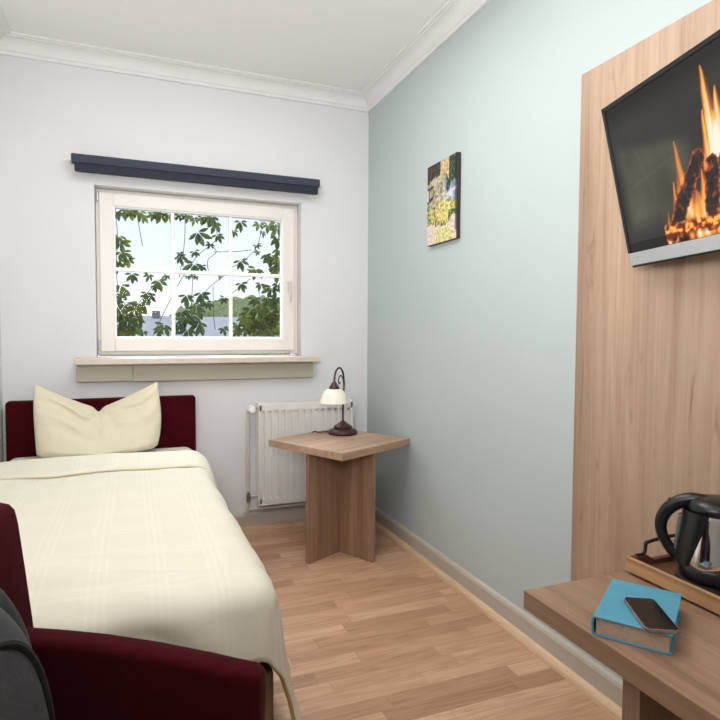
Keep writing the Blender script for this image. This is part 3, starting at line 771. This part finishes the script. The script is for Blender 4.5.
# ------------------------------------------------------------------ outside the window
VINES = {
 'left': ([(-0.039,1.869,0.056),(0.001,1.875,0.056),(0.058,1.877,0.056),(0.083,1.868,0.048),(0.132,1.872,0.044),(0.182,1.873,0.060),(0.224,1.876,0.056),(-0.063,1.877,0.052),(0.034,1.882,0.044),(0.157,1.881,0.048),(-0.049,1.666,0.090),(-0.042,1.606,0.080),(-0.01,1.573,0.070),(-0.057,1.7,0.070),(0.013,1.488,0.064),(-0.053,1.408,0.090),(-0.045,1.356,0.076),(-0.022,1.304,0.090),(0.018,1.27,0.100),(0.052,1.306,0.090),(-0.047,1.235,0.096),(-0.015,1.2,0.096),(-0.056,1.165,0.084),(0.009,1.165,0.084),(0.042,1.218,0.076),(-0.067,1.269,0.080),(-0.032,1.148,0.080),(-0.064,1.562,0.076),(0.038,1.166,0.060),(0.074,1.148,0.044),(0.11,1.36,0.076),(0.161,1.446,0.076),(0.108,1.487,0.048),(0.215,1.491,0.040),(0.094,1.377,0.060),(0.144,1.423,0.048)],
  [[(-0.078,1.92),(-0.065,1.716),(-0.075,1.51),(-0.054,1.304),(-0.073,1.095)],
   [(-0.055,1.252),(0.027,1.306),(0.102,1.395),(0.161,1.464),(0.22,1.502)],
   [(-0.078,1.882),(0.034,1.885),(0.165,1.885),(0.241,1.888)],
   [(0.042,1.879),(0.057,1.776),(0.074,1.67)],
   [(0.124,1.122),(0.184,1.256),(0.236,1.364)]]),
 'middle': ([(0.283,1.881,0.044),(0.335,1.882,0.048),(0.378,1.88,0.048),(0.422,1.878,0.044),(0.466,1.869,0.064),(0.511,1.83,0.084),(0.519,1.755,0.064),(0.484,1.875,0.060),(0.474,1.698,0.048),(0.377,1.647,0.052),(0.395,1.747,0.104),(0.376,1.557,0.092),(0.281,1.597,0.064),(0.285,1.629,0.048),(0.332,1.492,0.034),(0.384,1.494,0.034),(0.527,1.5,0.028),(0.411,1.549,0.060),(0.322,1.357,0.084),(0.419,1.378,0.092),(0.356,1.24,0.111),(0.408,1.186,0.104),(0.312,1.222,0.092),(0.277,1.185,0.084),(0.329,1.15,0.090),(0.562,1.363,0.054),(0.552,1.169,0.060),(0.295,1.257,0.080),(0.383,1.295,0.090),(0.192,1.176,0.084),(0.166,1.158,0.060),(0.445,1.324,0.060)],
  [[(0.275,1.889),(0.37,1.888),(0.511,1.89)],
   [(0.321,1.884),(0.32,1.76),(0.307,1.634),(0.283,1.49)],
   [(0.493,1.88),(0.511,1.809),(0.501,1.726),(0.385,1.62),(0.271,1.436)],
   [(0.456,1.715),(0.51,1.663),(0.456,1.606),(0.459,1.533)],
   [(0.294,1.131),(0.348,1.276),(0.363,1.493)],
   [(0.277,1.167),(0.419,1.387),(0.563,1.52)],
   [(0.487,1.444),(0.489,1.279),(0.498,1.169)]]),
 'right': ([(0.656,1.837,0.072),(0.619,1.789,0.052),(0.787,1.869,0.052),(0.844,1.866,0.056),(0.892,1.87,0.068),(0.902,1.818,0.076),(0.892,1.751,0.084),(0.863,1.636,0.092),(0.902,1.676,0.084),(0.882,1.552,0.092),(0.767,1.547,0.084),(0.729,1.536,0.056),(0.664,1.598,0.072),(0.758,1.705,0.044),(0.796,1.792,0.044),(0.768,1.669,0.034),(0.911,1.62,0.080),(0.905,1.582,0.080),(0.815,1.634,0.068),(0.654,1.449,0.064),(0.786,1.454,0.064),(0.863,1.428,0.084),(0.892,1.362,0.092),(0.805,1.322,0.104),(0.729,1.283,0.092),(0.672,1.226,0.092),(0.766,1.227,0.104),(0.862,1.267,0.104),(0.882,1.191,0.104),(0.804,1.171,0.092),(0.691,1.17,0.084),(0.635,1.188,0.072),(0.834,1.361,0.084),(0.748,1.359,0.072),(0.911,1.458,0.080),(0.901,1.248,0.092),(0.776,1.284,0.088),(0.833,1.219,0.092),(0.719,1.189,0.088),(0.757,1.152,0.088),(0.852,1.152,0.088),(0.635,1.151,0.068),(0.905,1.315,0.080),(0.7,1.255,0.076)],
  [[(0.778,1.874),(0.883,1.877),(0.931,1.858)],
   [(0.797,1.87),(0.791,1.791),(0.758,1.696),(0.674,1.608),(0.6,1.567)],
   [(0.492,1.659),(0.637,1.671),(0.73,1.685)],
   [(0.581,1.382),(0.673,1.459),(0.72,1.498)],
   [(0.921,1.895),(0.902,1.704),(0.882,1.514),(0.882,1.286),(0.843,1.095)],
   [(0.804,1.095),(0.785,1.265),(0.776,1.454)],
   [(0.634,1.114),(0.672,1.245),(0.767,1.359)]]),
}

def leaf(bm, x, y, z, size, ang, tilt):
    """five-fingered creeper leaf"""
    R = Matrix.Translation((x, y, z)) @ Matrix.Rotation(tilt, 4, 'Z') @ Matrix.Rotation(random.uniform(-.5, .5), 4, 'X') @ Matrix.Rotation(ang, 4, 'Y')
    for k, (a, l) in enumerate(((-1.35, .62), (-.65, .85), (0, 1.0), (.65, .85), (1.35, .62))):
        a += random.uniform(-.12, .12); l *= size*1.1*random.uniform(.85, 1.1); w = l*.17
        d = Vector((math.sin(a), 0, -math.cos(a))); s = Vector((d.z, 0, -d.x)); fold = Vector((0, -.12*l, 0))
        pts = [d*.08*l, d*.35*l+s*w*.75+fold*.6, d*.62*l+s*w+fold, d*.82*l+s*w*.6+fold*.6, d*l, d*.82*l-s*w*.6+fold*.6, d*.62*l-s*w+fold, d*.35*l-s*w*.75+fold*.6]
        mid = [bm.verts.new(R @ (d*q*l+Vector((0, .05*l, 0))*(q < .9))) for q in (.08, .35, .62, .82, 1.0)]
        for sg in (1, -1):
            e = [mid[0]]+[bm.verts.new(R @ (d*q*l+s*w*g*sg+fold*h)) for q, g, h in ((.35, .75, .5), (.62, 1, .7), (.82, .6, .5))]+[mid[4]]
            for m_ in range(4):
                q = [mid[m_], mid[m_+1], e[m_+1], e[m_]]; q = list(dict.fromkeys(q))
                if len(q) > 2: bm.faces.new(q)
VL = {'left': 'creeper vine with dense leaves hanging at the left edge of the window',
      'middle': 'creeper vine with sparse dangling leaves behind the middle window panes',
      'right': 'creeper vine with thick bushy leaves behind the right window panes'}
for key, (lv, stm) in VINES.items():
    xs = sum(a for a, b, c in lv)/len(lv)
    vt = thing('climbing_vine', (xs, 3.74, .9), 0, VL[key], 'vine', 'creeper vines outside the window')
    bm = B()
    for x, z, s in lv: leaf(bm, x, 3.74+random.uniform(-.04, .05), z+s*.30-(.02 if z > 1.84 else 0), s*(1.25 if z > 1.84 else 1), random.uniform(-.5, .5), random.uniform(-.5, .5))
    o = obj('foliage', bm, [M_leafd if key == 'middle' else M_leaf], vt)
    bm = B()
    for p in stm: tube(bm, [(x, 3.745+.01*math.sin(k*2), z) for k, (x, z) in enumerate(p)], .0022, 6, 5)
    obj('stem', bm, M_stem, vt, True)

hs_ = thing('house', (.6, 15, -3.2), 0, 'neighbouring house with a grey roof and chimney', 'house')
obj('house_wall', box(B(), -5, 2.3, 13.4, 17, -3.2, .9), M_hwall, hs_)
obj('roof', prism(B(), [(13.0, .85), (17.4, .85), (15.2, 1.56)], -5.3, 2.6, 'X'), M_roof, hs_)
obj('chimney', box(B(), .50, .68, 15.0, 15.3, 1.3, 1.68, .01), mat('chimney_brick', srgb(120,118,120), .9), hs_)
TREES = [(1.75, 21.5, 1.95, 1.0), (2.75, 24, 2.35, 1.2), (4.1, 27, 2.65, 1.6), (6.1, 30.5, 2.95, 1.9), (8.6, 35, 3.1, 2.4), (-1.6, 32, 1.75, 1.6), (.9, 40, 1.95, 1.8)]
TL = ['round pale green tree just right of the chimney', 'pale green tree second right of the chimney', 'broad green tree behind the middle panes', 'tall green tree behind the right panes', 'green tree at the far right behind the creeper', 'low green tree at the far left beyond the roof', 'low green treetop just behind the roof ridge']
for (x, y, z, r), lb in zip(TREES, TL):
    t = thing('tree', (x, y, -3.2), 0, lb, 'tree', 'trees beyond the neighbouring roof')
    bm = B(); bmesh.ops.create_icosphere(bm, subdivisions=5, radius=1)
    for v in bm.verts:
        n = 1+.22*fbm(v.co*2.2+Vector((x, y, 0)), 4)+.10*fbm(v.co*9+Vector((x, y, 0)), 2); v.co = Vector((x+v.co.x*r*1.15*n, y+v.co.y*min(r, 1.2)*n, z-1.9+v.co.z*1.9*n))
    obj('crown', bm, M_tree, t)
    obj('trunk', lathe(B(), [(.22, -3.2), (.16, -.5), (.1, z-1.2)], (x, y, 0), 10), M_bark, t, True)
o = obj('ground', box(B(), -60, 60, 3.9, 120, -3.4, -3.2), M_ground); o['kind'] = 'structure'

# ------------------------------------------------------------------ light
w = bpy.data.worlds.new('sky'); sc.world = w; w.use_nodes = True; nt = w.node_tree; nt.nodes.clear()
wo = nt.nodes.new('ShaderNodeOutputWorld'); bg = nt.nodes.new('ShaderNodeBackground'); tc = nt.nodes.new('ShaderNodeTexCoord')
sx = nt.nodes.new('ShaderNodeSeparateXYZ'); rp = nt.nodes.new('ShaderNodeValToRGB')
e = rp.color_ramp.elements; e[0].position = .0; e[0].color = srgb(243,246,250); e[1].position = .28; e[1].color = srgb(212,226,246)
nt.links.new(tc.outputs['Generated'], sx.inputs[0]); nt.links.new(sx.outputs['Z'], rp.inputs[0]); nt.links.new(rp.outputs[0], bg.inputs[0])
bg.inputs[1].default_value = 1.25; nt.links.new(bg.outputs[0], wo.inputs[0])

def area(name, loc, target, sx_, sy_, power, col=(1,1,1)):
    l = bpy.data.lights.new(name, 'AREA'); l.shape = 'RECTANGLE'; l.size = sx_; l.size_y = sy_; l.energy = power; l.color = col
    o = bpy.data.objects.new(name, l); COL.objects.link(o); o.location = loc
    o.rotation_euler = (Vector(target)-Vector(loc)).to_track_quat('-Z', 'Y').to_euler(); return o
area('window_daylight', (.35, 4.6, 3.3), (.5, 2.9, .9), 2.2, 1.4, 230, (.93,.97,1))
area('overhead_fill', (.40, 1.9, 2.47), (.40, 2.1, 0), .9, 1.2, 16, (1,.992,.98))  # unseen fill added under the ceiling to brighten the back of the room
area('flash_bounce', (-.12, .25, 1.50), (.25, 1.5, 2.75), .7, .5, 40, (1,.992,.98))
area('room_fill', (.45, -1.1, 2.1), (.2, 2.6, 1.2), 1.4, .9, 3.5, (1,.992,.98))

# ------------------------------------------------------------------ camera
cam = bpy.data.cameras.new('camera'); co = bpy.data.objects.new('camera', cam); COL.objects.link(co); sc.camera = co
cam.sensor_width = 36; cam.lens = 36*578.4/720; cam.clip_start = .02; cam.clip_end = 300
R = ((.92963303, -.01209796, .36828802), (-.36845239, -.04415007, .92859766), (.0050258, -.99895166, -.04550089))
m = Matrix([[R[i][0], -R[i][1], -R[i][2]] for i in range(3)]).to_4x4(); m.translation = (0, 0, 1.15)
co.matrix_world = m
sc.view_settings.view_transform = 'Standard'; sc.view_settings.look = 'None'
